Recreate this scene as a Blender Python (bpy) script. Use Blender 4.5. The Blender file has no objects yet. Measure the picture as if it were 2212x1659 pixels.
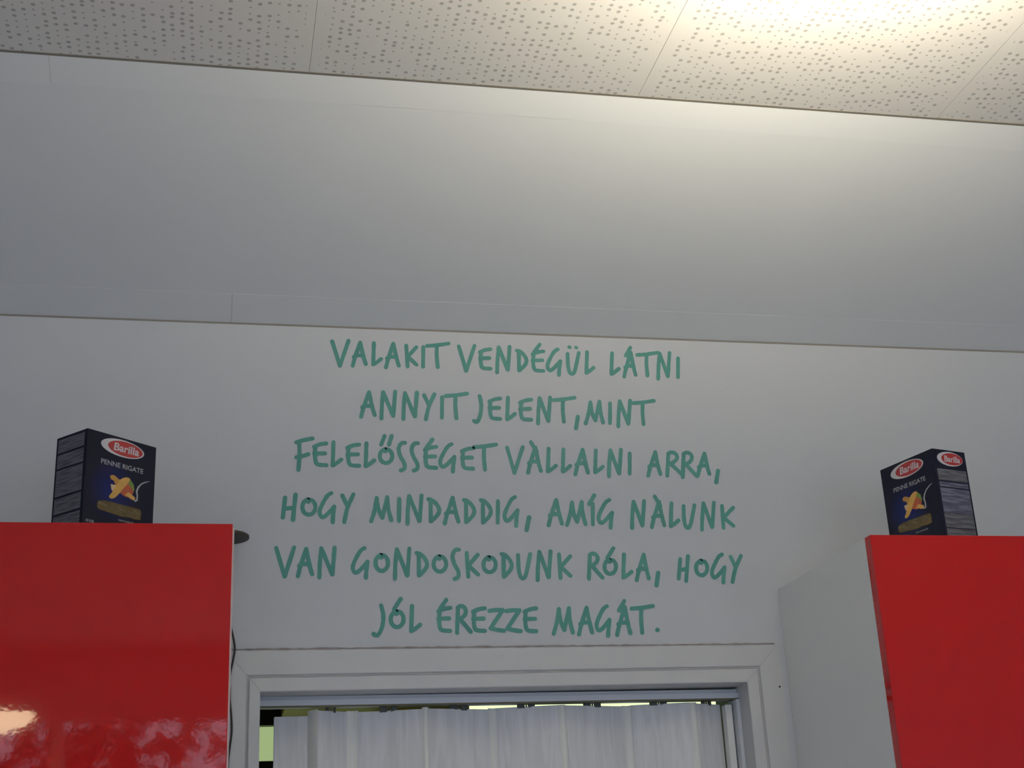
import bpy, bmesh, math, random
from mathutils import Vector, Matrix
SC = bpy.context.scene
COL = SC.collection
random.seed(7)

# ------------------------------------------------------------------ camera
F_PX = 3011.18
YAW, PIT, ROLL = math.radians(12.394367), math.radians(20.659021), math.radians(-2.756204)
fw = Vector((math.sin(YAW)*math.cos(PIT), math.cos(YAW)*math.cos(PIT), math.sin(PIT)))
r0 = Vector((math.cos(YAW), -math.sin(YAW), 0)); u0 = r0.cross(fw)
rt = r0*math.cos(ROLL) + u0*math.sin(ROLL); up = -r0*math.sin(ROLL) + u0*math.cos(ROLL)
cam = bpy.data.cameras.new('camera'); cam_o = bpy.data.objects.new('camera', cam); COL.objects.link(cam_o)
M = Matrix(((rt.x, up.x, -fw.x, 0), (rt.y, up.y, -fw.y, 0), (rt.z, up.z, -fw.z, 1.6), (0, 0, 0, 1)))
cam_o.matrix_world = M
cam.sensor_fit = 'HORIZONTAL'; cam.sensor_width = 36; cam.lens = 36*F_PX/2212; cam.clip_start = 0.02
SC.camera = cam_o

# ------------------------------------------------------------------ world, light, exposure
SKY_STRENGTH = 2.75
LAMP_STRENGTH = 640.0        # bare bulb in the open-topped dish
DOME_STRENGTH = 18.0
w = bpy.data.worlds.new('sky'); SC.world = w; w.use_nodes = True
bg = w.node_tree.nodes['Background']; bg.inputs[0].default_value = (0.74, 0.85, 1.06, 1); bg.inputs[1].default_value = SKY_STRENGTH
def portal(x0, x1, z0, z1, y):
    l = bpy.data.lights.new('window_portal', 'AREA'); l.shape = 'RECTANGLE'; l.size = x1-x0; l.size_y = z1-z0
    o = bpy.data.objects.new('window_portal', l); COL.objects.link(o)
    o.location = ((x0+x1)/2, y, (z0+z1)/2); o.rotation_euler = (math.radians(90), 0, 0)
    l.cycles.is_portal = True
portal(-2.2, 3.2, 0.5, 2.72, -3.42)
SC.view_settings.view_transform = 'Standard'; SC.view_settings.look = 'None'
SC.view_settings.gamma = 1.0; SC.view_settings.use_curve_mapping = False
SC.view_settings.exposure = 0.0

# ------------------------------------------------------------------ materials
def new_mat(name):
    m = bpy.data.materials.new(name); m.use_nodes = True
    return m, m.node_tree, m.node_tree.nodes['Principled BSDF']
def simple(name, col, rough=0.6, coat=0.0, metal=0.0, noise=0.0, nscale=30, bump=0.0, bscale=200, spec=0.5):
    m, t, b = new_mat(name)
    b.inputs['Base Color'].default_value = (*col, 1); b.inputs['Roughness'].default_value = rough
    b.inputs['Coat Weight'].default_value = coat; b.inputs['Coat Roughness'].default_value = 0.06
    b.inputs['Metallic'].default_value = metal; b.inputs['Specular IOR Level'].default_value = spec
    tc = t.nodes.new('ShaderNodeTexCoord')
    if noise:
        n = t.nodes.new('ShaderNodeTexNoise'); n.inputs['Scale'].default_value = nscale; n.inputs['Detail'].default_value = 4
        t.links.new(tc.outputs['Object'], n.inputs['Vector'])
        mx = t.nodes.new('ShaderNodeMix'); mx.data_type = 'RGBA'
        mx.inputs['A'].default_value = (*[c*(1-noise) for c in col], 1); mx.inputs['B'].default_value = (*[min(1, c*(1+noise)) for c in col], 1)
        t.links.new(n.outputs['Fac'], mx.inputs['Factor']); t.links.new(mx.outputs['Result'], b.inputs['Base Color'])
    if bump:
        n = t.nodes.new('ShaderNodeTexNoise'); n.inputs['Scale'].default_value = bscale; n.inputs['Detail'].default_value = 3
        t.links.new(tc.outputs['Object'], n.inputs['Vector'])
        bp = t.nodes.new('ShaderNodeBump'); bp.inputs['Strength'].default_value = bump; bp.inputs['Distance'].default_value = 0.002
        t.links.new(n.outputs['Fac'], bp.inputs['Height']); t.links.new(bp.outputs['Normal'], b.inputs['Normal'])
    return m
def emit(name, col, s):
    m, t, b = new_mat(name)
    b.inputs['Base Color'].default_value = (*col, 1); b.inputs['Emission Color'].default_value = (*col, 1); b.inputs['Emission Strength'].default_value = s
    return m
WALL = simple('white_wall_paint', (0.570, 0.588, 0.620), 0.75, noise=0.015, nscale=9, bump=0.15, bscale=90, spec=0.2)
SLOPE = simple('white_slope_paint', (0.665, 0.69, 0.72), 0.75, noise=0.02, nscale=5, bump=0.1, bscale=90, spec=0.2)
STRIP = simple('white_joint_strip', (0.68, 0.705, 0.735), 0.6, noise=0.01, spec=0.3)
CASING = simple('white_gloss_casing', (0.585, 0.585, 0.59), 0.45, noise=0.02, nscale=12, bump=0.15, bscale=60)
FLOORM = simple('pale_floor_tile', (0.76, 0.745, 0.72), 0.5, noise=0.1)
CARC = simple('white_melamine', (0.82, 0.82, 0.81), 0.5)
BAND = simple('pale_edge_band', (0.80, 0.72, 0.68), 0.4)
VINYL = simple('teal_green_vinyl', (0.066, 0.285, 0.245), 0.55, noise=0.10, nscale=25)
GROOVEM = simple('shaded_groove_paint', (0.46, 0.44, 0.425), 0.8)  # groove shading put into a darker paint colour
SEAMGREY = simple('grey_seam', (0.52, 0.53, 0.54), 0.8)
DARKSEAM = simple('dark_joint_tone', (0.27, 0.25, 0.22), 0.9)  # dark joint colour; at the ceiling edge it paints the shadow line
CRACKM = simple('brown_crack_dirt', (0.29, 0.262, 0.25), 0.9, noise=0.45, nscale=40)
RAILM = simple('white_plastic_track', (0.62, 0.65, 0.70), 0.45)
BROWN = simple('dark_brown_enamel', (0.040, 0.030, 0.024), 0.55)
CABLE = simple('dark_brown_cable', (0.018, 0.010, 0.008), 0.5)
BLACK = simple('black_plastic', (0.02, 0.02, 0.02), 0.5)
DARKGREY = simple('dark_grey_carrier', (0.06, 0.065, 0.055), 0.5)
CLEARBIT = simple('pale_carrier_pin', (0.7, 0.72, 0.66), 0.4)
BACKWALL = simple('pale_green_room_paint', (0.55, 0.60, 0.42), 0.8)
OCHRE = simple('ochre_wood', (0.55, 0.38, 0.12), 0.5, noise=0.2, nscale=14)
STEEL = simple('brushed_steel', (0.6, 0.6, 0.6), 0.35, metal=1.0)
GREENGLASS = emit('lit_pale_green_glass', (0.62, 0.80, 0.38), 0.52)
BRIGHTGLASS = emit('lit_bright_glass', (0.82, 0.95, 0.55), 1.1)
LAMPM = emit('warm_lamp_diffuser', (1.0, 0.80, 0.50), DOME_STRENGTH)
BULBM = emit('warm_bulb', (1.0, 0.89, 0.66), LAMP_STRENGTH)
LEAFM = simple('dark_green_leaf', (0.03, 0.06, 0.02), 0.6, noise=0.3)
BARKM = simple('brown_bark', (0.08, 0.05, 0.03), 0.9, noise=0.3)
GROUNDM = simple('pale_paving', (0.48, 0.47, 0.45), 0.9, noise=0.15)

def red_mat():
    m, t, b = new_mat('glossy_red_lacquer')
    b.inputs['Base Color'].default_value = (0.53, 0.013, 0.013, 1); b.inputs['Roughness'].default_value = 0.035
    b.inputs['IOR'].default_value = 1.45
    b.inputs['Coat Weight'].default_value = 0.0
    tc = t.nodes.new('ShaderNodeTexCoord'); n = t.nodes.new('ShaderNodeTexNoise'); n.inputs['Scale'].default_value = 110; n.inputs['Detail'].default_value = 1
    t.links.new(tc.outputs['Object'], n.inputs['Vector'])
    bp = t.nodes.new('ShaderNodeBump'); bp.inputs['Strength'].default_value = 0.055; bp.inputs['Distance'].default_value = 0.0004
    t.links.new(n.outputs['Fac'], bp.inputs['Height']); t.links.new(bp.outputs['Normal'], b.inputs['Normal'])
    return m
RED = red_mat()

def perf_mat():
    """white board with a random pattern of two hole sizes; a plain border along the board's long edges"""
    m, t, b = new_mat('perforated_gypsum')
    N, L = t.nodes, t.links
    def math_(op, a, bb=None, c=None):
        n = N.new('ShaderNodeMath'); n.operation = op
        for i, v in enumerate((a, bb, c)):
            if v is None: continue
            if isinstance(v, (int, float)): n.inputs[i].default_value = v
            else: L.new(v, n.inputs[i])
        return n.outputs[0]
    tc = N.new('ShaderNodeTexCoord'); sp = N.new('ShaderNodeSeparateXYZ'); L.new(tc.outputs['Object'], sp.inputs[0])
    oi = N.new('ShaderNodeObjectInfo')
    PX, PY = 0.0163, 0.0172
    ux = math_('DIVIDE', sp.outputs[0], PX); cx = math_('FLOOR', ux)
    wn0 = N.new('ShaderNodeTexWhiteNoise'); wn0.noise_dimensions = '2D'
    c0 = N.new('ShaderNodeCombineXYZ'); L.new(cx, c0.inputs[0]); L.new(oi.outputs['Random'], c0.inputs[1]); L.new(c0.outputs[0], wn0.inputs['Vector'])
    uy = math_('ADD', math_('DIVIDE', sp.outputs[1], PY), wn0.outputs['Value']); cy = math_('FLOOR', uy)
    wn = N.new('ShaderNodeTexWhiteNoise'); wn.noise_dimensions = '3D'
    c1 = N.new('ShaderNodeCombineXYZ'); L.new(cx, c1.inputs[0]); L.new(cy, c1.inputs[1]); L.new(oi.outputs['Random'], c1.inputs[2]); L.new(c1.outputs[0], wn.inputs['Vector'])
    sc = N.new('ShaderNodeSeparateColor'); L.new(wn.outputs['Color'], sc.inputs[0])
    # hole centre jittered inside its cell
    hx = math_('MULTIPLY', math_('SUBTRACT', math_('SUBTRACT', math_('FRACT', ux), 0.5), math_('MULTIPLY', math_('SUBTRACT', sc.outputs[1], 0.5), 0.14)), PX)
    hy = math_('MULTIPLY', math_('SUBTRACT', math_('SUBTRACT', math_('FRACT', uy), 0.5), math_('MULTIPLY', math_('SUBTRACT', sc.outputs[2], 0.5), 0.46)), PY)
    d = math_('SQRT', math_('ADD', math_('MULTIPLY', hx, hx), math_('MULTIPLY', hy, hy)))
    v = sc.outputs[0]
    rad = math_('ADD', math_('MULTIPLY', math_('GREATER_THAN', v, 0.22), 0.0021), math_('MULTIPLY', math_('GREATER_THAN', v, 0.60), 0.0017))
    hole = N.new('ShaderNodeMapRange'); hole.interpolation_type = 'SMOOTHSTEP'
    L.new(math_('SUBTRACT', rad, d), hole.inputs['Value'])
    hole.inputs['From Min'].default_value = -0.0004; hole.inputs['From Max'].default_value = 0.0004
    inb = math_('MULTIPLY', math_('LESS_THAN', math_('ABSOLUTE', sp.outputs[0]), 0.299), math_('GREATER_THAN', rad, 0.001))
    h = math_('MULTIPLY', hole.outputs[0], inb)
    mx = N.new('ShaderNodeMix'); mx.data_type = 'RGBA'; L.new(h, mx.inputs['Factor'])
    mx.inputs['A'].default_value = (0.77, 0.76, 0.745, 1); mx.inputs['B'].default_value = (0.46, 0.455, 0.44, 1)
    L.new(mx.outputs['Result'], b.inputs['Base Color']); b.inputs['Roughness'].default_value = 0.85
    b.inputs['Specular IOR Level'].default_value = 0.2
    bp = N.new('ShaderNodeBump'); bp.invert = True; bp.inputs['Strength'].default_value = 0.2; bp.inputs['Distance'].default_value = 0.003
    L.new(h, bp.inputs['Height']); L.new(bp.outputs['Normal'], b.inputs['Normal'])
    return m
PERF = perf_mat()

def grain_mat():
    m, t, b = new_mat('pale_woodgrain_plastic')
    N, L = t.nodes, t.links
    tc = N.new('ShaderNodeTexCoord'); mp = N.new('ShaderNodeMapping'); mp.inputs['Scale'].default_value = (22, 22, 2.2)
    L.new(tc.outputs['Object'], mp.inputs[0])
    n = N.new('ShaderNodeTexNoise'); n.inputs['Scale'].default_value = 3; n.inputs['Detail'].default_value = 5; n.inputs['Distortion'].default_value = 0.6
    L.new(mp.outputs[0], n.inputs['Vector'])
    r = N.new('ShaderNodeValToRGB'); r.color_ramp.elements[0].position = 0.35; r.color_ramp.elements[0].color = (0.64, 0.645, 0.65, 1)
    r.color_ramp.elements[1].position = 0.62; r.color_ramp.elements[1].color = (0.75, 0.755, 0.775, 1)
    L.new(n.outputs['Fac'], r.inputs[0]); L.new(r.outputs[0], b.inputs['Base Color']); b.inputs['Roughness'].default_value = 0.45
    return m
GRAIN = grain_mat()
HINGEM = simple('pale_flexible_hinge', (0.80, 0.80, 0.76), 0.45)

def side_mat(name, a, b_, scale=420):
    """printed side of a carton: rows of illegible fine print"""
    m, t, b = new_mat(name); N, L = t.nodes, t.links
    tc = N.new('ShaderNodeTexCoord'); mp = N.new('ShaderNodeMapping'); mp.inputs['Scale'].default_value = (25, 25, scale)
    L.new(tc.outputs['Object'], mp.inputs[0])
    n = N.new('ShaderNodeTexNoise'); n.inputs['Scale'].default_value = 1; n.inputs['Detail'].default_value = 2; L.new(mp.outputs[0], n.inputs['Vector'])
    r = N.new('ShaderNodeValToRGB'); r.color_ramp.elements[0].position = 0.4; r.color_ramp.elements[0].color = (*a, 1)
    r.color_ramp.elements[1].position = 0.6; r.color_ramp.elements[1].color = (*b_, 1)
    L.new(n.outputs['Fac'], r.inputs[0]); L.new(r.outputs[0], b.inputs['Base Color']); b.inputs['Roughness'].default_value = 0.4
    return m
NAVY = simple('navy_carton', (0.013, 0.014, 0.028), 0.5, spec=0.12)
def front_mat():
    m, t, b = new_mat('navy_front_print'); N, L = t.nodes, t.links
    tc = N.new('ShaderNodeTexCoord'); mp = N.new('ShaderNodeMapping'); mp.inputs['Location'].default_value = (-.40*.1532/.055, 0, -(.190-.55*.185)/.058); mp.inputs['Scale'].default_value = (1/.055, 0, 1/.058)
    L.new(tc.outputs['Object'], mp.inputs[0])
    g = N.new('ShaderNodeTexGradient'); g.gradient_type = 'SPHERICAL'; L.new(mp.outputs[0], g.inputs[0])
    mx = N.new('ShaderNodeMix'); mx.data_type = 'RGBA'; L.new(g.outputs['Fac'], mx.inputs['Factor'])
    mx.inputs['A'].default_value = (0.013, 0.014, 0.028, 1); mx.inputs['B'].default_value = (0.014, 0.022, 0.13, 1)
    L.new(mx.outputs['Result'], b.inputs['Base Color']); b.inputs['Roughness'].default_value = 0.5; b.inputs['Specular IOR Level'].default_value = 0.12
    return m
FRONTP = front_mat()
FINE = side_mat('grey_fine_print', (0.065, 0.068, 0.082), (0.15, 0.155, 0.175))
FINE2 = side_mat('blue_grey_fine_print', (0.06, 0.066, 0.115), (0.16, 0.165, 0.23), 260)
WHITEP = simple('white_print', (0.62, 0.61, 0.64), 0.4)
REDP = simple('red_print', (0.42, 0.030, 0.032), 0.4)
TITLEP = simple('pale_grey_print', (0.36, 0.37, 0.40), 0.4)
DIMP = simple('dim_grey_print', (0.14, 0.15, 0.17), 0.4)
PASTAP = simple('yellow_pasta_print', (0.62, 0.36, 0.09), 0.4, noise=0.25, nscale=90)
PASTAD = simple('deep_yellow_pasta_print', (0.50, 0.25, 0.05), 0.4, noise=0.25, nscale=90)
CREAMP = simple('cream_pasta_print', (0.60, 0.44, 0.28), 0.4)
TOMATO = simple('tomato_print', (0.42, 0.09, 0.035), 0.4, noise=0.3, nscale=120)
BASIL = simple('basil_print', (0.14, 0.24, 0.04), 0.4)
SILVER = simple('silver_print', (0.36, 0.37, 0.40), 0.3)
WINP = simple('dark_gold_window_print', (0.115, 0.080, 0.030), 0.25, noise=0.45, nscale=70)
WINL = simple('gold_edge_print', (0.135, 0.100, 0.038), 0.3, noise=.3, nscale=90)
WINM = simple('deep_gold_print', (0.105, 0.075, 0.028), 0.3, noise=.3, nscale=90)

# ------------------------------------------------------------------ helpers
def link(name, bm, mat, parent=None, smooth=False, loc=None):
    me = bpy.data.meshes.new(name); bm.normal_update(); bm.to_mesh(me); bm.free()
    if smooth:
        for p in me.polygons: p.use_smooth = True
    o = bpy.data.objects.new(name, me); COL.objects.link(o)
    me.materials.append(mat)
    if loc: o.location = loc
    if parent: o.parent = parent
    return o
def box(bm, x0, x1, y0, y1, z0, z1):
    v = [bm.verts.new(p) for p in ((x0,y0,z0),(x1,y0,z0),(x1,y1,z0),(x0,y1,z0),(x0,y0,z1),(x1,y0,z1),(x1,y1,z1),(x0,y1,z1))]
    for f in ((0,3,2,1),(4,5,6,7),(0,1,5,4),(1,2,6,5),(2,3,7,6),(3,0,4,7)): bm.faces.new([v[i] for i in f])
def boxb(*a, bevel=0.0, seg=2):
    bm = bmesh.new(); box(bm, *a)
    if bevel: bmesh.ops.bevel(bm, geom=bm.edges[:], offset=bevel, segments=seg, affect='EDGES', profile=0.5)
    return bm
def prism(bm, pts, y0, y1):
    """polygon in the XZ plane, extruded along Y (y0 = front, towards the room)"""
    a = [bm.verts.new((x, y0, z)) for x, z in pts]; b = [bm.verts.new((x, y1, z)) for x, z in pts]
    bm.faces.new(a); bm.faces.new(b[::-1]); n = len(pts)
    for i in range(n): bm.faces.new((a[i], b[i], b[(i+1) % n], a[(i+1) % n]))
    bmesh.ops.recalc_face_normals(bm, faces=bm.faces[:])
def empty(name, loc=(0,0,0), rz=0, **kw):
    o = bpy.data.objects.new(name, None); COL.objects.link(o); o.location = loc; o.rotation_euler = (0,0,rz)
    for k, v in kw.items(): o[k] = v
    return o
def tag(o, label=None, cat=None, group=None, kind=None):
    for k, v in (('label', label), ('category', cat), ('group', group), ('kind', kind)):
        if v: o[k] = v
    return o
def struct(o): o['kind'] = 'structure'; return o
def tube(bm, pts, r, n=8):
    rings = []
    for i, p in enumerate(pts):
        p = Vector(p); d = (Vector(pts[min(i+1, len(pts)-1)]) - Vector(pts[max(i-1, 0)])).normalized()
        a = d.orthogonal().normalized() if abs(d.z) < .9 else d.cross(Vector((0,1,0))).normalized()
        b = d.cross(a)
        rings.append([bm.verts.new(p + (a*math.cos(t) + b*math.sin(t))*r) for t in [2*math.pi*k/n for k in range(n)]])
    for q, s in zip(rings, rings[1:]):
        for k in range(n): bm.faces.new((q[k], q[(k+1) % n], s[(k+1) % n], s[k]))
    bm.faces.new(rings[0][::-1]); bm.faces.new(rings[-1])
    bmesh.ops.recalc_face_normals(bm, faces=bm.faces[:])
def lathe(bm, prof, n=40):
    """profile of (r, z) turned about Z"""
    rings = []
    for r, z in prof:
        if r < 1e-6: rings.append([bm.verts.new((0, 0, z))])
        else: rings.append([bm.verts.new((r*math.cos(2*math.pi*k/n), r*math.sin(2*math.pi*k/n), z)) for k in range(n)])
    for q, s in zip(rings, rings[1:]):
        for k in range(n):
            a = [q[k % len(q)], q[(k+1) % len(q)], s[(k+1) % len(s)], s[k % len(s)]]
            u = []
            for v in a:
                if v not in u: u.append(v)
            if len(u) > 2: bm.faces.new(u)
    bmesh.ops.recalc_face_normals(bm, faces=bm.faces[:])

# ------------------------------------------------------------------ the room shell
W = 2.80                                  # the wall's face
XL, XR, YB = -2.6, 3.6, -3.3
SEAM, CY, CZ = 2.803, 2.219, 3.058        # wall/slope seam height, ceiling edge
struct(link('floor', boxb(XL-.2, XR+.2, YB-.2, 6.0, -.1, 0), FLOORM))
ox0, ox1, oz0, oz1 = 0.0825, 1.0885, 2.0205, 2.0250      # opening: left/right edge, head height at each
bm = bmesh.new()
prism(bm, [(XL, 0), (ox0-.008, 0), (ox0-.008, oz0+.006), (XL, oz0+.006)], W, W+.20)
prism(bm, [(ox1+.008, 0), (XR, 0), (XR, oz1+.006), (ox1+.008, oz1+.006)], W, W+.20)
prism(bm, [(XL, oz0+.006), (ox0-.008, oz0+.006), (ox1+.008, oz1+.006), (XR, oz1+.006), (XR, 3.4), (XL, 3.4)], W, W+.20)
struct(link('wall_back', bm, WALL))
struct(link('wall_left', boxb(XL-.2, XL, YB, W+.2, 0, 3.4), WALL))
struct(link('wall_right', boxb(XR, XR+.2, YB, W+.2, 0, 3.4), WALL))
# rear wall with the shop window
wx0, wx1, wz0, wz1 = -2.2, 3.2, 0.5, 2.72
bm = bmesh.new()
box(bm, XL, wx0, YB-.2, YB, 0, 3.4); box(bm, wx1, XR, YB-.2, YB, 0, 3.4); box(bm, wx0, wx1, YB-.2, YB, 0, wz0); box(bm, wx0, wx1, YB-.2, YB, wz1, 3.4)
struct(link('wall_front', bm, WALL))
win = struct(empty('window_3', ((wx0+wx1)/2, YB-.1, wz0)))
for k in range(5):
    x = wx0 + .03 + k*(wx1-wx0-.06)/4
    link('mullion', boxb(x-.03-win.location.x, x+.03-win.location.x, -.035, .035, 0, wz1-wz0), CASING, win)
for z in (0.0, wz1-wz0-.06): link('window_rail', boxb(wx0-win.location.x, wx1-win.location.x, -.03, .03, z, z+.06), CASING, win)
# sloped strip between wall and ceiling
bm = bmesh.new()
sv = [(W, SEAM), (CY, CZ), (CY, 3.4), (W, 3.4)]
a = [bm.verts.new((XL, y, z)) for y, z in sv]; b = [bm.verts.new((XR, y, z)) for y, z in sv]
bm.faces.new(a); bm.faces.new(b[::-1])
for i in range(4): bm.faces.new((a[i], a[(i+1) % 4], b[(i+1) % 4], b[i]))
bmesh.ops.recalc_face_normals(bm, faces=bm.faces[:])
struct(link('ceiling_slope', bm, SLOPE))
sd = Vector((0, CY-W, CZ-SEAM)).normalized(); sn = Vector((0, -sd.z, sd.y)); sn = sn if sn.z < 0 else -sn
SLEN = Vector((0, CY-W, CZ-SEAM)).length
def on_slope(x, s, h): return Vector((x, W, SEAM)) + sd*s + sn*h
def slope_strip(x0, s0a, s1a, x1, s0b, s1b, h, parent, name='joint_strip'):
    bm = bmesh.new(); top = [on_slope(x0, s0a, h), on_slope(x1, s0b, h), on_slope(x1, s1b, h), on_slope(x0, s1a, h)]
    bot = [on_slope(x0, s0a, -.001), on_slope(x1, s0b, -.001), on_slope(x1, s1b, -.001), on_slope(x0, s1a, -.001)]
    t = [bm.verts.new(p) for p in top]; q = [bm.verts.new(p) for p in bot]
    bm.faces.new(t); bm.faces.new(q[::-1])
    for i in range(4): bm.faces.new((t[i], q[i], q[(i+1) % 4], t[(i+1) % 4]))
    bmesh.ops.recalc_face_normals(bm, faces=bm.faces[:])
    return link(name, bm, STRIP, parent)
t1 = struct(empty('trim_1'))              # flat joint strips along the ceiling edge
for x0, x1 in ((XL, -.3262), (-.3248, 3.5)): slope_strip(x0, .574, SLEN-.001, x1, .571, SLEN-.001, .0004, t1)
link_q = slope_strip(-.3262, .576, SLEN-.001, -.3248, .576, SLEN-.001, .00035, t1, 'joint_line'); link_q.data.materials[0] = SEAMGREY
t2 = struct(empty('trim_2'))              # and along the wall seam
for x0, x1 in ((XL, .0062), (.0084, 3.5)): slope_strip(x0, .002, .0835, x1, .002, .0835, .0004, t2)
link_q = slope_strip(.0062, .002, .0835, .0084, .002, .0835, .00035, t2, 'joint_line'); link_q.data.materials[0] = SEAMGREY
# thin dark joint between wall and slope
struct(link('trim_3', boxb(XL, XR, W-.0008, W+.001, SEAM-.0035, SEAM+.0005), DARKSEAM))

# ceiling: slab plus perforated boards
ceil = struct(link('ceiling', boxb(XL, XR, YB, CY-.0, CZ+.018, 3.4), simple('ceiling_void', (0.55, 0.54, 0.52), 0.9)))
PW, PL = 0.6297, 1.25
pm = None
k0 = int((XL-0.133)/PW)-1
for i in range(-4, 6):
    xa = 0.133 + i*PW
    for j in range(5):
        yb = CY - .004 - j*PL; ya = max(yb-PL, YB)
        xs, xe = max(xa, XL)+.0009, min(xa+PW, XR)-.0009
        if j < 4 and xs < xa+.01 and xe > xa+PW-.01:
            if pm is None:
                pm = boxb(-PW/2+.0003, PW/2-.0003, -PL/2+.001, PL/2-.001, 0, .012, bevel=.0003, seg=1); q = link('ceiling_board', pm, PERF, ceil); me = q.data
            else:
                q = bpy.data.objects.new('ceiling_board', me); COL.objects.link(q); q.parent = ceil
            q.location = (xa+PW/2, (ya+yb)/2, CZ + (.0018 if i == 2 else 0))
            if i == 2: q.rotation_euler = (0, math.radians(-.2), 0)
        else:
            q = link('ceiling_board', boxb(-(xe-xs)/2, (xe-xs)/2, -(yb-ya)/2+.001, (yb-ya)/2-.001, 0, .012), PERF, ceil)
            q.location = ((xs+xe)/2, (ya+yb)/2, CZ)
# dark strip where the boards meet the slope, joint shadow put into its colour
struct(link('trim_4', boxb(XL, XR, CY-.006, CY+.001, CZ-.001, CZ+.016), DARKSEAM))

# ------------------------------------------------------------------ ceiling lamps
t = empty('pendant_uplighter', (.95, 1.42, CZ)); tag(t, 'lamp with an added white dish, glowing up at the perforated ceiling, just above the frame', 'lamp')
bm = bmesh.new(); lathe(bm, [(0, -.273), (.05, -.270), (.095, -.253), (.118, -.219), (.120, -.219), (.097, -.256), (.051, -.274), (0, -.277)]); link('light_blocking_dish', bm, STRIP, t, True)  # unseen dish, shaped to keep the bulb's direct light off the wall
bm = bmesh.new(); lathe(bm, [(.045*math.sin(math.pi*k/14), -.225-.045*math.cos(math.pi*k/14)) for k in range(15)], 28); link('bulb', bm, BULBM, t, True)
for k in range(3):
    a = k*2.094+.5; bm = bmesh.new(); tube(bm, [(.117*math.cos(a), .117*math.sin(a), -.230), (.117*math.cos(a), .117*math.sin(a), 0)], .0012, 6); link('suspension_rod', bm, STEEL, t)
t = empty('pendant_lamp', (-1.09, -2.75, CZ)); tag(t, 'lens-shaped glowing pendant lamp mirrored in the left red cabinet door', 'lamp')
bm = bmesh.new(); lathe(bm, [(.20*math.sin(math.pi*k/20), -.440-.082*math.cos(math.pi*k/20)) for k in range(11)], 48); link('lamp_diffuser', bm, LAMPM, t, True)
bm = bmesh.new(); lathe(bm, [(.203*math.sin(math.pi*k/20), -.439-.050*math.cos(math.pi*k/20)) for k in range(10, 21)], 48); link('added_shade_top', bm, STRIP, t, True)  # opaque top added to stop the lamp lighting the ceiling above it
bm = bmesh.new(); tube(bm, [(0, 0, -.395), (0, 0, 0)], .006); link('lamp_cord', bm, BLACK, t)

# ------------------------------------------------------------------ the doorway: casing, track, folding door
door = struct(empty('door_1', (0.586, W, 0)))
def dl(name, bm, mat, smooth=False):
    o = link(name, bm, mat, None, smooth); o.parent = door; o.matrix_parent_inverse = Matrix.Translation((-0.586, -W, 0)); return o
def frame_board(name, outer, inner, y0, y1, mat):
    """three boards (left, head, right) between two nested openings; outer/inner = (xl, xr, zl, zr)"""
    (a0, a1, az0, az1), (b0, b1, bz0, bz1) = outer, inner
    for pts in ([(a0, 0), (b0, 0), (b0, bz0), (a0, az0)], [(a0, az0), (b0, bz0), (b1, bz1), (a1, az1)], [(a1, az1), (b1, bz1), (b1, 0), (a1, 0)]):
        bm = bmesh.new(); prism(bm, pts, y0, y1)
        bmesh.ops.bevel(bm, geom=[e for e in bm.edges if abs(e.verts[0].co.y-y0) < 1e-5 and abs(e.verts[1].co.y-y0) < 1e-5], offset=.0012, segments=2, affect='EDGES')
        dl(name, bm, mat)
G = .0028
frame_board('outer_casing', (.012, 1.1672, 2.1024, 2.1042), (.0585-G, 1.1165+G, 2.0497+G, 2.0553+G), W-.0035, W+.001, CASING)
frame_board('inner_casing', (.0585+G, 1.1165-G, 2.0497-G, 2.0553-G), (ox0, ox1, oz0, oz1), W-.0045, W+.001, CASING)
frame_board('groove', (.0585-G, 1.1165+G, 2.0497+G, 2.0553+G), (.0585+G, 1.1165-G, 2.0497-G, 2.0553-G), W-.0010, W+.0005, GROOVEM)
# reveal lining of the opening
frame_board('reveal', (ox0-.008, ox1+.008, oz0+.006, oz1+.006), (ox0, ox1, oz0, oz1), W+.001, W+.20, CASING)
# dirt-filled crack along the head of the casing
bm = bmesh.new(); rnd = random.Random(3)
n = 90; top = []; bot = []
for i in range(n+1):
    x = .019 + i*(1.158-.019)/n; z = 2.1026 + .0020*(x-.02)/1.14 + rnd.uniform(-.0004, .0004)
    h = .0008 + rnd.uniform(0, .0010)
    top.append(bm.verts.new((x, W-.0042, z+h*1.6))); bot.append(bm.verts.new((x, W-.0042, z-h)))
for i in range(n): bm.faces.new((bot[i], bot[i+1], top[i+1], top[i]))
dl('crack', bm, CRACKM)
bm = bmesh.new(); bmesh.ops.create_circle(bm, cap_ends=True, segments=10, radius=.0022, matrix=Matrix.Translation((1.1596, W-.0038, 2.0144)) @ Matrix.Rotation(math.pi/2, 4, 'X'))
bmesh.ops.solidify(bm, geom=bm.faces[:], thickness=.0008); dl('nail_hole', bm, BLACK)
# track
bm = bmesh.new(); prism(bm, [(ox0, 2.0012), (1.0885, 2.0012), (1.0885, 2.0125), (ox0, 2.0125)], W+.056, W+.105); dl('door_track', bm, RAILM)
bm = bmesh.new(); prism(bm, [(ox0, 2.0125), (1.0885, 2.0125), (1.0885, 2.0205), (ox0, 2.0205)], W+.064, W+.10); dl('track_base', bm, RAILM)
bm = bmesh.new(); prism(bm, [(ox0, 1.9985), (1.0885, 1.9985), (1.0885, 2.0012), (ox0, 2.0012)], W+.060, W+.066); dl('track_lip', bm, simple('olive_track_lip', (0.16, 0.14, 0.07), 0.6))
# side post at the right
bm = boxb(1.0800, ox1, W+.050, W+.115, 0, 1.9985, bevel=.001); dl('door_post', bm, RAILM)
bm = boxb(1.0620, 1.0770, W+.070, W+.095, 0.01, 1.990, bevel=.002); dl('end_strip', bm, HINGEM)
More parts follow.
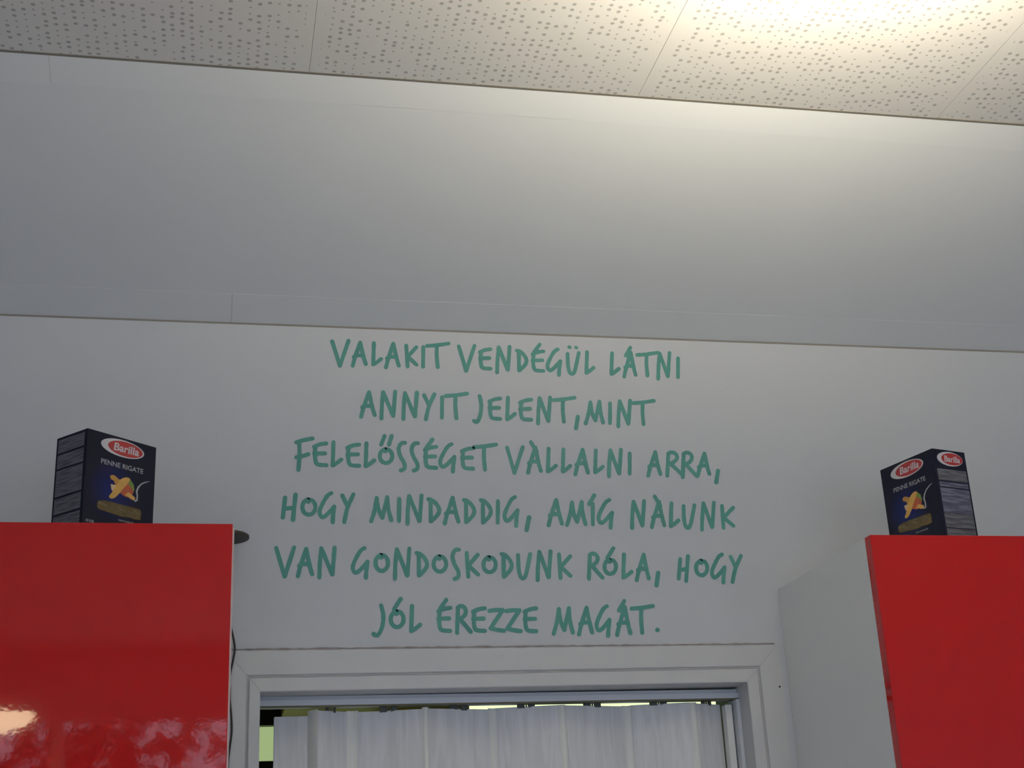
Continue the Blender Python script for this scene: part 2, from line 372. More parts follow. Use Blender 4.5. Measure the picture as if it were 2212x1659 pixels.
# folding panels and their flexible hinge strips (x from, x to, y from, y to, top)
YF, YN = W+.072, W+.103
panels = [(.1138, .1823, YN, YN-.004, 1.9862), (.1988, .2607, YF, YN+.002, 1.9935), (.2830, .4117, YN, YF, 1.9925), (.4231, .5551, YF, YN, 1.9932),
          (.5716, .6985, YN, YF, 1.9955), (.7113, .8437, YF, YN, 1.9945), (.8617, .9845, YN, YF, 1.9962), (.9978, 1.0610, YF, YN-.004, 1.9935)]
for i, (x0, x1, ya, yb, zt) in enumerate(panels):
    bm = bmesh.new()
    v = [bm.verts.new((x, y+o, z)) for z in (.012, zt) for x, y, o in ((x0, ya, 0), (x1, yb, 0), (x1, yb, .008), (x0, ya, .008))]
    for f in ((0,3,2,1),(4,5,6,7),(0,1,5,4),(1,2,6,5),(2,3,7,6),(3,0,4,7)): bm.faces.new([v[k] for k in f])
    bmesh.ops.bevel(bm, geom=bm.edges[:], offset=.0012, segments=2, affect='EDGES')
    dl('door_panel', bm, GRAIN)
hin = [(.1823, .1988), (.2607, .2830), (.4117, .4231), (.5551, .5716), (.6985, .7113), (.8437, .8617), (.9845, .9978)]
for i, (x0, x1) in enumerate(hin):
    y0, y1 = panels[i][3], panels[i+1][2]; fwd = -1 if (y0+y1)/2 < (YF+YN)/2 else 1
    bm = bmesh.new(); m_ = 5; fr = []
    for k in range(m_+1):
        t = k/m_; x = x0-.001 + (x1-x0+.002)*t; y = y0 + (y1-y0)*t + fwd*.0035*math.sin(math.pi*t) + .001
        fr.append([bm.verts.new((x, y, .012)), bm.verts.new((x, y+.004, .012)), bm.verts.new((x, y+.004, 1.9955)), bm.verts.new((x, y, 1.9955))])
    for p, q in zip(fr, fr[1:]):
        for k in range(4): bm.faces.new((p[k], q[k], q[(k+1) % 4], p[(k+1) % 4]))
    bm.faces.new(fr[0][::-1]); bm.faces.new(fr[-1]); bmesh.ops.recalc_face_normals(bm, faces=bm.faces[:])
    dl('hinge_strip', bm, HINGEM)
# carriers between the track and every panel
for i, (x0, x1, ya, yb, zt) in enumerate(panels[1:], 1):
    cx = (x0+x1)/2 - (.003 if i != 3 else 0); cy = (ya+yb)/2 + .003; wd = .018 if i not in (1, 7) else .010
    c = dl('carrier', boxb(cx-wd, cx-.0035, cy-.004, cy+.006, zt-.003, 2.003), DARKGREY)
    c.name = 'carrier'
    dl('carrier', boxb(cx+.0050, cx+wd, cy-.004, cy+.006, zt-.003, 2.003), DARKGREY)
    dl('carrier_pin', boxb(cx-.0004, cx+.0018, cy-.002, cy+.004, zt-.003, 2.003), DARKGREY)

# ------------------------------------------------------------------ the room beyond the folding door
struct(link('wall_far', boxb(-1.2, 3.2, 5.5, 5.7, 0, 3.4), BACKWALL))
struct(link('wall_far_left', boxb(-1.4, -1.2, W+.2, 5.7, 0, 3.4), BACKWALL))
struct(link('wall_far_right', boxb(3.2, 3.4, W+.2, 5.7, 0, 3.4), BACKWALL))
struct(link('ceiling_far', boxb(-1.4, 3.4, W+.2, 5.7, 3.1, 3.3), simple('white_far_ceiling', (.6, .6, .55), .9)))
def far_window(name, x0, x1, z0, z1, bars_x, bars_z, pane_mat, fr=.05, fmat=BLACK):
    t = struct(empty(name, ((x0+x1)/2, 5.5, z0))); cx = t.location.x
    link('pane', boxb(x0-cx, x1-cx, -.012, -.004, 0, z1-z0), pane_mat, t)
    for xx in bars_x: link('window_bar', boxb(xx-fr/2-cx, xx+fr/2-cx, -.05, -.012, 0, z1-z0), fmat, t)
    for zz, hh in bars_z: link('window_bar', boxb(x0-fr-cx, x1+fr-cx, -.06, -.012, zz-hh-z0, zz+hh-z0), fmat, t)
far_window('window_1', -.5, .62, 1.0, 2.30, (-.5, .40, .62), ((1.0, .03), (2.115, .047), (2.345, .052)), GREENGLASS)
far_window('window_2', .95, 2.40, 2.24, 2.62, (.95, 2.40), ((2.24, .02), (2.64, .02)), BRIGHTGLASS, fr=.03, fmat=CASING)
t = empty('wall_cupboard', (.54, 5.32, 2.315)); tag(t, 'ochre wooden cupboard high on the wall beyond the folding door, glimpsed over its panels', 'cupboard')
link('cupboard_body', boxb(-.30, .36, -.15, .179, 0, .5, bevel=.004), OCHRE, t)
for x in (-.30, -.08, .14): link('cupboard_door', boxb(x+.008, x+.205, -.17, -.151, .01, .49, bevel=.003), OCHRE, t)
for x in (-.12, -.05, .30): link('cupboard_handle', boxb(x, x+.01, -.185, -.17, .02, .14, bevel=.002), STEEL, t)

# ------------------------------------------------------------------ red cabinets
def cabinet(name, label, xa, xb, ztop, zbot, over_a, over_b, rz=0.0, pivot=None, doors=1):
    """wall unit: carcass behind red doors. xa..xb door span; over_* = how far the carcass stands out past the door"""
    y0, yc = 2.339, 2.364
    px = xa if pivot is None else pivot
    t = empty(name, (px, W, zbot), rz); tag(t, label, 'cabinet', )
    yy = lambda y: y-W
    s = .018; x0, x1 = xa-over_a-px, xb+over_b-px; z1 = ztop-zbot
    for nm, a in (('side_panel', (x0, x0+s, yy(yc), -.001, 0, z1-.001)), ('side_panel', (x1-s, x1, yy(yc), -.001, 0, z1-.001)), ('top_panel', (x0+s, x1-s, yy(yc), -.001, z1-s-.001, z1-.001)),
                  ('bottom_panel', (x0+s, x1-s, yy(yc), -.001, 0, s)), ('back_panel', (x0+s, x1-s, -.008, -.001, s, z1-s-.001))):
        link(nm, boxb(*a), CARC, t)
    for nm, a in (('edge_band', (x0, x0+s, yy(yc)-.0008, yy(yc), 0, z1-.001)), ('edge_band', (x1-s, x1, yy(yc)-.0008, yy(yc), 0, z1-.001))): link(nm, boxb(*a), BAND, t)
    n = doors; wd = (xb-xa)/n
    for k in range(n):
        a = xa-px + k*wd + (.001 if k else 0); b = xa-px + (k+1)*wd - (.001 if k < n-1 else 0)
        d = link('door', boxb(a, b, yy(y0), yy(yc)-.0012, .0, z1, bevel=.0012, seg=3), RED, t)
        hx = b-.05 if k % 2 == 0 else a+.05
        bm = bmesh.new(); tube(bm, [(hx, yy(y0)+.001, .05), (hx, yy(y0)-.028, .05), (hx, yy(y0)-.028, .17), (hx, yy(y0)+.001, .17)], .005); link('handle', bm, STEEL, d, True)
    return t
cabinet('wall_cabinet', 'glossy red wall cabinet left of the doorway, mirroring the window and a lamp', -.782, .018, 2.2340, 1.45, .0, .0032, doors=1, pivot=.0212)
cabinet('wall_cabinet', 'red wall cabinet right of the doorway, showing its white side', 1.1815, 1.9815, 2.2233, 1.45, .0002, .002, doors=1, pivot=1.187, rz=0.0)

# dark round fixture and cable beside the left cabinet
t = empty('wall_fixture', (.0070, 2.7525, 2.3150)); tag(t, 'small dark brown round wall fixture peeking out behind the left red cabinet', 'fixture')
bm = bmesh.new(); lathe(bm, [(0, 0), (.0455, 0), (.0472, .0015), (.0472, .006), (.045, .0075), (0, .0075)], 40)
link('disc', bm, BROWN, t)
link('mounting_plate', boxb(-.03, .01, .040, .047, .003, .030, bevel=.001), BROWN, t)
bm = bmesh.new()
cp = [(.0190, 2.30), (.0175, 2.25), (.0190, 2.18), (.0231, 2.1488), (.0257, 2.1369), (.0295, 2.1204), (.0317, 2.1044), (.0292, 2.0842), (.0246, 2.0591), (.0223, 2.0421), (.0240, 2.027), (.0247, 2.0048), (.0279, 1.9784), (.0298, 1.9469), (.0269, 1.9166), (.0250, 1.8969), (.0244, 1.8772), (.026, 1.80), (.022, 1.70), (.025, 1.55), (.022, 1.2)]
pts = []
for i in range(len(cp)-1):
    p0, p1, p2, p3 = cp[max(i-1, 0)], cp[i], cp[i+1], cp[min(i+2, len(cp)-1)]
    for k in range(4):
        s = k/4; f = lambda a, b, c, d: .5*((2*b)+(-a+c)*s+(2*a-5*b+4*c-d)*s*s+(-a+3*b-3*c+d)*s**3)
        pts.append((f(p0[0], p1[0], p2[0], p3[0]), W-.0068, f(p0[1], p1[1], p2[1], p3[1])))
tube(bm, pts, .0019)
tag(link('cable', bm, CABLE, None, True), 'thin dark brown cable hanging down between the left red cabinet and the door casing', 'cable')

# ------------------------------------------------------------------ lettering on the wall
GL = {
 'V': [[(0,.02),(.47,1)], [(.47,1),(1,0)]], 'A': [[(0,1),(.16,.66),(.56,0)], [(.56,0),(.80,.6),(.98,.93)], [(.08,.62),(.3,.56),(.80,.56)]],
 'L': [[(.2,0),(.16,.5),(.12,.99)], [(.12,.99),(.5,.9),(1,.74)]], 'K': [[(.1,0),(.22,1)], [(.98,.08),(.2,.55)], [(.22,.52),(1,.91)]],
 'I': [[(.6,0),(.4,1)]], 'T': [[(0,.10),(.45,.07),(1,0)], [(.46,.07),(.45,.5),(.50,1)]],
 'E': [[(.97,0),(.5,.04),(.05,.15)], [(.15,.12),(.11,.5),(.17,.82),(.36,.95),(.97,.98)], [(.06,.46),(.88,.45)]],
 'N': [[(0,1),(.03,.5),(.12,.02)], [(.12,.02),(.82,.90)], [(.84,.90),(.97,0)]],
 'D': [[(0,0),(.35,.05),(.78,.25),(1,.5),(.80,.74),(.25,1)], [(.20,.05),(.22,1)]],
 'G': [[(.78,0),(.5,.10),(.16,.4),(.0,.62),(.06,.77),(.25,.82),(.6,.68),(.98,.46)], [(.98,.46),(.90,.8),(.88,1)]],
 'U': [[(0,.04),(.04,.6),(.2,.93),(.45,1),(.65,.85),(.85,.4),(1,0)]],
 'S': [[(1,.02),(.5,.03),(.12,.14),(.02,.28),(.3,.5),(.8,.7),(.97,.82),(.85,.95),(.35,1)]],
 'Y': [[(0,.04),(.48,.43)], [(1,0),(.45,.5),(.18,.98)]], 'J': [[(.78,0),(.97,.25),(1,.45),(.88,.72),(.55,.95),(.3,1),(0,.95)]],
 'M': [[(0,1),(.15,.6),(.27,.03)], [(.27,.03),(.36,.5),(.55,.86)], [(.55,.86),(.79,0)], [(.79,0),(.85,.5),(1,.96)]],
 'R': [[(.05,1),(.08,.5),(.12,.06)], [(.10,.06),(.3,0),(.56,.06),(.66,.22),(.52,.38),(.15,.52)], [(.22,.46),(1,.96)]],
 'H': [[(.2,.12),(.03,.9)], [(1,0),(.80,1)], [(.12,.56),(.88,.52)]], 'Z': [[(0,.04),(.45,.0),(.92,.0)], [(.92,.0),(.08,.88)], [(.08,.88),(.5,.95),(1,1)]],
 'F': [[(1,0),(.5,.05),(.03,.12)], [(.2,.1),(.22,.5),(.15,1)], [(.03,.60),(.4,.56),(.75,.50)]], ',': [[(.85,0),(.15,1)]], '.': [[(.35,.45),(.65,.55)]],
 'O': [[(.45+.0, .0)] + [(.5+.5*math.sin(a), .5-.5*math.cos(a)) for a in [2*math.pi*k/14 for k in range(1, 14)]] + [(.42,.0)], [(.30,.06),(.46,.16)]],
}
def sub(g, y0): return [[(x, y0+(1-y0)*y) for x, y in s] for s in g]
GL['É'] = sub(GL['E'], .255) + [[(.66,0),(.16,.30)]]
GL['Á'] = sub(GL['A'], .17) + [[(.52,0),(.14,.28)]]
GL['À'] = sub(GL['A'], .17) + [[(.22,0),(.66,.30)]]
GL['Ó'] = GL['O'] + [[(.77,-.80),(.25,-.13)]]
GL['Ő'] = GL['O'] + [[(.38,-.96),(.12,-.33)], [(.95,-.96),(.74,-.33)]]
GL['Ü'] = GL['U'] + [[(.13,-.28),(.21,-.27)], [(.73,-.26),(.81,-.25)]]
GL['Í'] = None
WORDS = [
    [('V', 2222,27688,2574,27701,2222,27107,2572,27119), ('A', 2664,27661,2955,27672,2662,27122,2951,27132), ('L', 3086,27667,3281,27675,3081,27161,3275,27168), ('A', 3387,27663,3675,27674,3380,27107,3666,27117), ('K', 3805,27633,4058,27642,3796,27141,4047,27149), ('I', 4186,27613,4220,27615,4176,27149,4209,27151), ('T', 4290,27700,4768,27718,4277,27143,4752,27159)],
    [('V', 4996,27673,5347,27686,4977,27078,5326,27089), ('E', 5453,27610,5711,27619,5435,27136,5692,27145), ('N', 5858,27683,6147,27693,5832,27071,6120,27081), ('D', 6303,27605,6520,27613,6280,27129,6496,27136), ('É', 6648,27764,6921,27774,6615,27122,6886,27131), ('G', 7002,27662,7301,27673,6968,27048,7265,27057), ('Ü', 7458,27592,7716,27601,7427,27088,7683,27097), ('L', 7872,27627,8063,27634,7838,27118,8028,27124)],
    [('L', 8451,27621,8652,27628,8414,27110,8613,27117), ('Á', 8785,27768,9062,27778,8732,27064,9006,27073), ('T', 9080,27656,9571,27674,9035,27100,9524,27116), ('N', 9580,27668,9856,27678,9526,27035,9799,27043), ('I', 10037,27555,10044,27555,9995,27090,10001,27090)],
    [('A', 2838,26517,3138,26526,2834,25959,3132,25967), ('N', 3277,26545,3581,26554,3269,25932,3571,25940), ('N', 3749,26538,4053,26547,3738,25931,4040,25938), ('Y', 4198,26512,4423,26519,4184,25923,4408,25928), ('I', 4575,26456,4603,26456,4562,25986,4590,25986), ('T', 4671,26542,5145,26555,4655,25973,5126,25985)],
    [('J', 5295,26501,5455,26506,5273,25898,5432,25902), ('E', 5619,26452,5881,26460,5600,25972,5860,25978), ('L', 6008,26485,6203,26491,5985,25975,6180,25980), ('E', 6304,26446,6575,26454,6281,25971,6551,25978), ('N', 6725,26507,7003,26515,6693,25902,6969,25909), ('T', 7065,26513,7553,26527,7033,25951,7518,25963), (',', 7548,26079,7609,26081,7531,25812,7592,25813)],
    [('M', 7800,26441,8201,26452,7766,25930,8165,25940), ('I', 8352,26417,8362,26417,8319,25951,8329,25952), ('N', 8552,26486,8834,26494,8507,25880,8787,25886), ('T', 8895,26491,9380,26505,8852,25937,9333,25949)],
    [('F', 1464,25443,1812,25451,1471,24752,1815,24758), ('E', 1834,25342,2107,25347,1836,24854,2108,24858), ('L', 2208,25375,2414,25379,2209,24860,2413,24864), ('E', 2527,25331,2796,25336,2526,24853,2793,24858), ('L', 2903,25367,3108,25371,2899,24855,3103,24858), ('Ő', 3224,25243,3490,25248,3220,24937,3486,24941), ('S', 3625,25405,3763,25408,3615,24778,3752,24781), ('S', 3903,25401,4039,25404,3891,24780,4026,24783), ('É', 4177,25477,4445,25483,4162,24836,4429,24841), ('G', 4520,25380,4834,25387,4503,24768,4815,24773), ('E', 4974,25299,5239,25304,4958,24832,5223,24836), ('T', 5252,25388,5739,25398,5232,24824,5715,24832)],
    [('V', 5977,25345,6323,25352,5951,24763,6294,24768), ('À', 6443,25467,6738,25473,6408,24773,6701,24778), ('L', 6858,25329,7059,25333,6829,24806,7029,24809), ('L', 7189,25322,7380,25326,7159,24809,7349,24812), ('A', 7494,25318,7787,25324,7458,24756,7749,24761), ('L', 7916,25310,8111,25314,7881,24802,8076,24806), ('N', 8254,25333,8534,25339,8210,24729,8489,24734), ('I', 8719,25255,8722,25255,8683,24789,8686,24790)],
    [('A', 9147,25298,9433,25303,9101,24749,9386,24754), ('R', 9568,25298,9939,25305,9520,24756,9889,24762), ('R', 9928,25300,10274,25307,9875,24730,10218,24735), ('A', 10296,25286,10568,25291,10246,24775,10516,24780), (',', 10672,24892,10734,24893,10645,24623,10707,24624)],
    [('H', 1203,24218,1471,24222,1210,23677,1476,23679), ('O', 1611,24117,1877,24121,1613,23796,1879,23798), ('G', 1964,24258,2271,24262,1966,23635,2271,23638), ('Y', 2432,24239,2662,24242,2431,23634,2659,23637)],
    [('M', 3033,24185,3455,24190,3028,23669,3447,23673), ('I', 3597,24155,3636,24155,3589,23682,3628,23682), ('N', 3795,24232,4102,24236,3783,23622,4088,23625), ('D', 4236,24158,4467,24160,4225,23680,4454,23682), ('A', 4585,24195,4885,24199,4569,23634,4867,23636), ('D', 4992,24147,5217,24150,4976,23667,5200,23669), ('D', 5356,24151,5575,24154,5337,23661,5555,23663), ('I', 5710,24130,5735,24131,5691,23661,5716,23661), ('G', 5874,24224,6160,24228,5846,23595,6130,23597), (',', 6319,23785,6396,23786,6305,23506,6382,23507)],
    [('A', 6832,24172,7132,24176,6801,23611,7098,23613), ('M', 7236,24136,7644,24141,7205,23624,7611,23628), ('Í', 7800,24099,7810,24099,7769,23644,7780,23644), ('G', 7942,24186,8246,24190,7899,23569,8201,23572)],
    [('N', 8689,24169,8970,24173,8642,23568,8921,23570), ('À', 9146,24279,9437,24283,9088,23592,9377,23594), ('L', 9539,24133,9739,24135,9493,23613,9691,23615), ('U', 9851,24092,10099,24095,9804,23585,10050,23587), ('N', 10279,24155,10561,24158,10219,23542,10498,23544), ('K', 10705,24087,10999,24090,10654,23589,10945,23592)],
    [('V', 1093,23099,1452,23101,1102,22503,1458,22503), ('A', 1531,23073,1824,23074,1536,22510,1827,22510), ('N', 1964,23099,2282,23101,1966,22484,2282,22485)],
    [('G', 2644,23095,2952,23097,2641,22473,2946,22473), ('O', 3109,22952,3368,22953,3106,22620,3363,22620), ('N', 3515,23088,3821,23089,3505,22462,3809,22462), ('D', 3963,23000,4180,23001,3953,22525,4169,22525), ('O', 4315,22928,4578,22929,4307,22607,4569,22608), ('S', 4714,23086,4850,23087,4695,22453,4830,22453), ('K', 4988,23004,5254,23005,4971,22501,5236,22502), ('O', 5365,22912,5625,22913,5353,22597,5612,22597), ('D', 5753,22983,5972,22984,5732,22502,5950,22502), ('U', 6108,22984,6368,22986,6084,22471,6342,22471), ('N', 6533,23046,6820,23047,6500,22429,6785,22430), ('K', 6963,22981,7241,22982,6934,22476,7210,22476)],
    [('R', 7630,23003,7944,23005,7594,22459,7906,22460), ('Ó', 7978,22872,8231,22873,7956,22564,8208,22564), ('L', 8377,22987,8584,22987,8339,22477,8544,22477), ('A', 8699,22983,8976,22984,8655,22430,8930,22430), (',', 9099,22588,9153,22588,9076,22319,9130,22319)],
    [('H', 9628,22954,9847,22955,9579,22411,9796,22411), ('O', 10016,22854,10272,22855,9986,22536,10240,22537), ('G', 10393,22995,10687,22996,10331,22378,10623,22378), ('Y', 10818,22964,11050,22965,10756,22378,10986,22378)],
    [('J', 3058,21906,3257,21905,3052,21298,3250,21296), ('Ó', 3406,21782,3669,21781,3401,21463,3663,21461), ('L', 3803,21894,4011,21893,3793,21374,4000,21372)],
    [('É', 4375,22016,4646,22015,4358,21370,4626,21368), ('R', 4759,21889,5061,21888,4742,21337,5042,21334), ('E', 5093,21840,5360,21839,5076,21365,5342,21363), ('Z', 5448,21802,5753,21801,5431,21374,5734,21372), ('Z', 5799,21796,6105,21795,5780,21365,6084,21363), ('E', 6175,21836,6444,21835,6152,21350,6419,21348)],
    [('M', 6810,21836,7223,21834,6780,21305,7189,21302), ('A', 7354,21843,7645,21842,7319,21287,7608,21285), ('G', 7737,21874,8022,21873,7695,21255,7977,21253), ('Á', 8190,21982,8488,21981,8137,21264,8432,21262), ('T', 8497,21878,8965,21877,8453,21310,8917,21307), ('.', 9016,21376,9034,21376,9015,21359,9032,21359)],
]
def spline(p):
    if len(p) < 3: return [tuple(a+(b-a)*t/4 for a, b in zip(p[0], p[1])) for t in range(5)]
    out = []
    for i in range(len(p)-1):
        a, b, c, d = p[max(i-1, 0)], p[i], p[i+1], p[min(i+2, len(p)-1)]
        for k in range(5):
            s = k/5
            out.append(tuple(.5*((2*b[j])+(-a[j]+c[j])*s+(2*a[j]-5*b[j]+4*c[j]-d[j])*s*s+(-a[j]+3*b[j]-3*c[j]+d[j])*s**3) for j in (0, 1)))
    out.append(p[-1]); return out
RW = .0043
def stroke(bm, pts, r, y0, rnd):
    """marker stroke: a ribbon with round ends and a slightly uneven edge, thin as vinyl"""
    n = len(pts); L, R = [], []
    for i, p in enumerate(pts):
        a = pts[max(i-1, 0)]; b = pts[min(i+1, n-1)]; dx, dz = b[0]-a[0], b[1]-a[1]; l = math.hypot(dx, dz) or 1
        nx, nz = -dz/l, dx/l; rr = r*(1+rnd.uniform(-.07, .07))
        L.append((p[0]+nx*rr, p[1]+nz*rr)); R.append((p[0]-nx*rr, p[1]-nz*rr))
    def cap(p, q):    # half circle at p, away from q
        a0 = math.atan2(p[1]-q[1], p[0]-q[0]); return [(p[0]+r*math.cos(a0+t), p[1]+r*math.sin(a0+t)) for t in (-1.0, -.5, 0, .5, 1.0)]
    ring_a = [bm.verts.new((x, y0, z)) for x, z in L]; ring_b = [bm.verts.new((x, y0, z)) for x, z in R]
    for i in range(n-1): bm.faces.new((ring_a[i], ring_a[i+1], ring_b[i+1], ring_b[i]))
    c = cap(pts[0], pts[1]); bm.faces.new([ring_b[0]] + [bm.verts.new((x, y0, z)) for x, z in c[::-1]] + [ring_a[0]])
    c = cap(pts[-1], pts[-2]); bm.faces.new([ring_a[-1]] + [bm.verts.new((x, y0, z)) for x, z in c[::-1]] + [ring_b[-1]])
let = empty('wall_lettering', (.65, W, 2.45))
tag(let, 'six lines of teal green hand-drawn capital letters on the white wall above the doorway', 'lettering')
for word in WORDS:
    for ch, *c in word:
        c = [v/10000 for v in c]
        rnd = random.Random(ch+str(c[0])); bm = bmesh.new()
        def P(u, v):
            x = (c[0]*(1-u)+c[2]*u)*(1-v) + (c[4]*(1-u)+c[6]*u)*v; z = (c[1]*(1-u)+c[3]*u)*(1-v) + (c[5]*(1-u)+c[7]*u)*v
            return (x, z)
        if ch == 'Í':
            (ax, az) = P(.5, 0); strokes = [[P(.4, 0), P(.5, 1)], [(ax+.0045, az+.0190), (ax-.0085, az-.001)]]
        else: strokes = [[P(*q) for q in s] for s in GL[ch]]
        for k, s in enumerate(strokes):
            stroke(bm, spline(s), RW*(1.08 if ch in ',.' else .92 if ch == 'Ü' and k else 1.0), -.00012*k, rnd)
        for f in bm.faces:
            pass
        bmesh.ops.recalc_face_normals(bm, faces=bm.faces[:])
        for f in bm.faces:
            if f.normal.y > 0: f.normal_flip()
        ext = bmesh.ops.extrude_face_region(bm, geom=bm.faces[:])
        for v in [g for g in ext['geom'] if isinstance(g, bmesh.types.BMVert)]: v.co.y -= .0006
        bmesh.ops.recalc_face_normals(bm, faces=bm.faces[:])
        o = link('letter', bm, VINYL, let); o.matrix_parent_inverse = Matrix.Translation((-.65, -W, -2.45)); o.location = (0, W-.0002, 0)

# ------------------------------------------------------------------ cartons of pasta
BW, BS, BH = .1532, .0860, .190          # front width, side depth, height
PH = .185                                # unit for the printed layout
def plate(pts, y, th=.0003):
    """flat printed shape; pts = (u, v down) on the face -> local x, z; front face towards -y"""
    bm = bmesh.new(); prism(bm, pts, y-th, y+.0001); return bm
def ell(cu, cv, ru, rv, wdt, n=40): return [((cu+ru*math.cos(2*math.pi*k/n))*wdt, BH-(cv+rv*math.sin(2*math.pi*k/n))*PH) for k in range(n)]
def uv(pts, wdt): return [(u*wdt, BH-v*PH) for u, v in pts]
def text_mesh(body, u0, u1, v0, v1, wdt, y, off=0.0, shear=0.0):
    c = bpy.data.curves.new('txt', 'FONT'); c.body = body; c.size = 1; c.offset = off; c.shear = shear; c.extrude = 0.0; c.resolution_u = 4
    o = bpy.data.objects.new('txt', c); COL.objects.link(o); bpy.context.view_layer.update()
    me = bpy.data.meshes.new_from_object(o.evaluated_get(bpy.context.evaluated_depsgraph_get())); bpy.data.objects.remove(o)
    xs = [v.co.x for v in me.vertices]; ys = [v.co.y for v in me.vertices]
    x0, x1, y0, y1 = min(xs), max(xs), min(ys), max(ys)
    for v in me.vertices:
        a = (v.co.x-x0)/(x1-x0); b = (v.co.y-y0)/(y1-y0)
        v.co = ((u0+(u1-u0)*a)*wdt, y, BH-(v1+(v0-v1)*b)*PH)
    me.flip_normals() if me.polygons and me.polygons[0].normal.y > 0 else None
    return me
def add_me(name, me, mat, parent):
    o = bpy.data.objects.new(name, me); COL.objects.link(o); me.materials.clear(); me.materials.append(mat); o.parent = parent; return o
def logo(parent, cu, cv, ru, rv, ou, orr, tu0, tu1, tv0, tv1, wdt):
    lo = link('logo_oval', plate(ell(cu, cv, ru, rv, wdt), 0), WHITEP, parent)
    link('logo_center', plate(ell(cu+ou, cv, orr[0], orr[1], wdt), -.0003), REDP, lo)
    # the word, drawn as bold rounded letters
    add_me('logo_lettering', text_mesh('Barilla', tu0, tu1, tv0, tv1, wdt, -.0008, off=.022, shear=.12), WHITEP, lo)
    lo['label'] = 'white and red oval logo'
    return lo
def carton(x, y, z, rz, label):
    t = empty('pasta_box', (x, y, z), rz); tag(t, label, 'box', 'navy pasta cartons on the red cabinets')
    # body: front face on local y = 0 from x = 0..BW, depth along +y
    body = link('carton_body', boxb(0, BW, .0002, BS, 0, BH, bevel=.0012, seg=2), NAVY, t)
    link('top_flap', boxb(.002, BW-.002, .003, BS*.5, BH, BH+.0006), NAVY, body)
    fr = empty_mesh = link('front_print', plate(uv([(.012, .012), (.988, .012), (.988, 1.01), (.012, 1.01)], BW), .0002), FRONTP, t)
    lo = logo(t, .505, .110, .312, .086, .038, (.252, .073), .372, .738, .068, .148, BW)
    lo.location = (0, -.0001, 0)
    m = text_mesh('PENNE RIGATE', .208, .815, .262, .312, BW, -.0006, off=.014); add_me('product_name', m, TITLEP, t)
    pic = link('pasta_picture', plate(uv([(.345,.413),(.375,.398),(.41,.398),(.49,.432),(.50,.47),(.455,.505),(.43,.49),(.40,.45),(.36,.445)], BW), -.0002), PASTAD, t)
    for nm, mt, pp, dy in (('pasta_piece', CREAMP, [(.36,.492),(.43,.49),(.46,.52),(.42,.565),(.375,.545)], -.0003),
                       ('sauce', TOMATO, [(.48,.50),(.60,.43),(.66,.46),(.69,.52),(.64,.58),(.57,.58),(.51,.56),(.47,.55)], -.0003),
                       ('basil_leaf', BASIL, [(.60,.39),(.65,.41),(.685,.44),(.70,.49),(.69,.51),(.65,.47),(.60,.44),(.58,.41)], -.0005),
                       ('pasta_piece', PASTAP, [(.59,.545),(.62,.53),(.69,.555),(.72,.57),(.70,.598),(.66,.592),(.60,.572),(.57,.568)], -.0005),
                       ('pasta_piece', PASTAP, [(.534,.400),(.575,.386),(.615,.387),(.635,.40),(.60,.445),(.54,.505),(.48,.57),(.43,.615),(.39,.632),(.355,.630),(.345,.612),(.375,.580),(.42,.52),(.48,.43)], -.0007)):
        link(nm, plate(uv(pp, BW), dy), mt, pic)
    fork = [(.695,.594),(.735,.582),(.738,.54),(.722,.50),(.745,.452),(.795,.408),(.85,.383),(.915,.366),(.915,.371),(.855,.394),(.80,.422),(.765,.462),(.747,.50),(.757,.545),(.755,.592),(.725,.608)]
    link('fork_picture', plate(uv(fork, BW), -.0004), SILVER, t)
    wn = [(.21,.680),(.28,.668),(.40,.664),(.55,.668),(.70,.668),(.80,.672),(.818,.70),(.81,.775),(.74,.782),(.65,.776),(.52,.785),(.36,.772),(.22,.764),(.188,.742),(.19,.70)]
    wo = link('window_patch', plate(uv(wn, BW), -.0003), WINP, t)
    for cu, cv, a, l, mt in ((.27, .708, .15, .050, WINL), (.40, .722, -.25, .070, WINM), (.53, .716, .30, .065, WINL), (.66, .728, -.2, .060, WINM), (.75, .712, .5, .040, WINL), (.60, .750, .1, .050, WINM)):
        q = [(cu+l*math.cos(a)+.016*math.cos(a+w), cv+.8*l*math.sin(a)+.014*math.sin(a+w)) for w in (-1.3, -.6, 0, .6, 1.3)] + [(cu-l*math.cos(a)-.016*math.cos(a+w), cv-.8*l*math.sin(a)-.014*math.sin(a+w)) for w in (-1.3, -.6, 0, .6, 1.3)]
        link('pasta_piece', plate(uv(q, BW), -.0006, .0001), mt, wo)
    for nm, segs, v0, v1 in (('corner_print', ((.05, .085), (.095, .115), (.122, .16)), .880, .905), ('small_print', ((.50, .56), (.57, .60), (.61, .66), (.67, .72)), .815, .830)):
        bm = bmesh.new()
        for a, b in segs: prism(bm, uv([(a, v0), (b, v0), (b, v1), (a, v1)], BW), -.0005, .0001)
        link(nm, bm, DIMP, t)
    # left side: blocks of fine print
    ls = empty_side = link('left_print', boxb(-.0003, .0002, .003, BS-.003, .003, BH-.003), NAVY, t)
    for v0, v1 in ((.030, .165), (.185, .322), (.340, .600), (.622, .775), (.795, .93), (.945, .995)):
        link('print_block', boxb(-.0006, -.0003, BS*.08, BS*.93, BH-v1*PH, BH-v0*PH), FINE, ls)
    # right side: oval logo above blocks of print
    rs = bpy.data.objects.new('right_print_holder', None)
    bpy.data.objects.remove(rs)
    rp = link('right_print', boxb(BW-.0002, BW+.0003, .003, BS-.003, .003, BH-.003), NAVY, t)
    R90 = Matrix.Translation((BW+.0004, 0, 0)) @ Matrix.Rotation(math.pi/2, 4, 'Z')
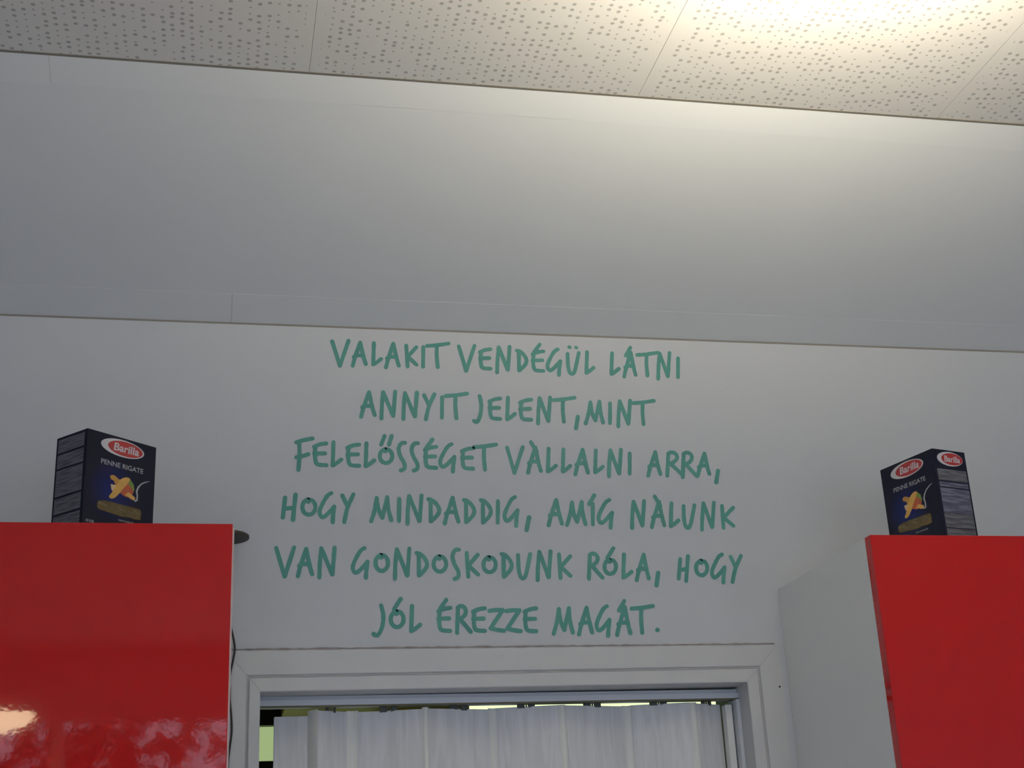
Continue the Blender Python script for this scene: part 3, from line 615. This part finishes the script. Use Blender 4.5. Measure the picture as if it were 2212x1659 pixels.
    l2 = link('logo_oval', plate(ell(.505, .10, .385, .080, BS), 0), WHITEP, t); l2.matrix_local = R90; l2['label'] = 'white and red oval logo'
    link('logo_center', plate(ell(.565, .10, .318, .066, BS), -.0003), REDP, l2)
    add_me('logo_lettering', text_mesh('Barilla', .325, .80, .066, .136, BS, -.0008, off=.022, shear=.12), WHITEP, l2)
    for (v0, v1), mt in zip(((.220, .345), (.362, .415), (.430, .70), (.705, .86), (.870, .985)), (FINE, FINE2, FINE2, FINE, FINE)):
        link('print_block', boxb(BW+.0003, BW+.0006, BS*.07, BS*.94, BH-v1*PH, BH-v0*PH), mt, rp)
    return t
carton(-.2350, 2.4080, 2.4240-BH, math.radians(42.3), 'navy pasta carton on the left red cabinet, its side of fine print facing left')
carton(1.3240, 2.5380, 2.4132-BH, math.radians(-75.0), 'navy pasta carton on the right red cabinet, an oval logo on both visible faces')

# ------------------------------------------------------------------ outside the shop window (seen only as reflections)
struct(link('ground', boxb(-9, 9, -14, YB-.2, -.15, -.02), GROUNDM))
def tree(x, y, h, r, label, seed):
    t = empty('tree', (x, y, -.02)); tag(t, label, 'tree', 'trees outside the window')
    bm = bmesh.new(); tube(bm, [(0, 0, 0), (.03, .02, h*.4), (0, 0, h*.75)], .09); link('trunk', bm, BARKM, t, True)
    rnd = random.Random(seed); bm = bmesh.new()
    for k in range(2200):
        d = Vector((rnd.gauss(0, 1), rnd.gauss(0, 1), rnd.gauss(0, 1))).normalized()*r*rnd.uniform(.25, 1)
        c = Vector((d.x, d.y, h*.75+d.z)); s = rnd.uniform(.05, .12)
        n = Vector((rnd.gauss(0, 1), rnd.gauss(0, 1), rnd.gauss(0, 1))).normalized(); a = n.orthogonal().normalized(); b = n.cross(a)
        bm.faces.new([bm.verts.new(c+a*s), bm.verts.new(c+b*s*.6), bm.verts.new(c-a*s), bm.verts.new(c-b*s*.6)])
    o = link('foliage', bm, LEAFM, t); o['kind'] = 'stuff'
tree(-1.0, -7.6, 3.3, 1.5, 'leafy green tree outside the shop window opposite the doorway', 3)
tree(3.2, -8.6, 3.6, 1.6, 'leafy green tree outside the shop window, farther along the pavement', 9)
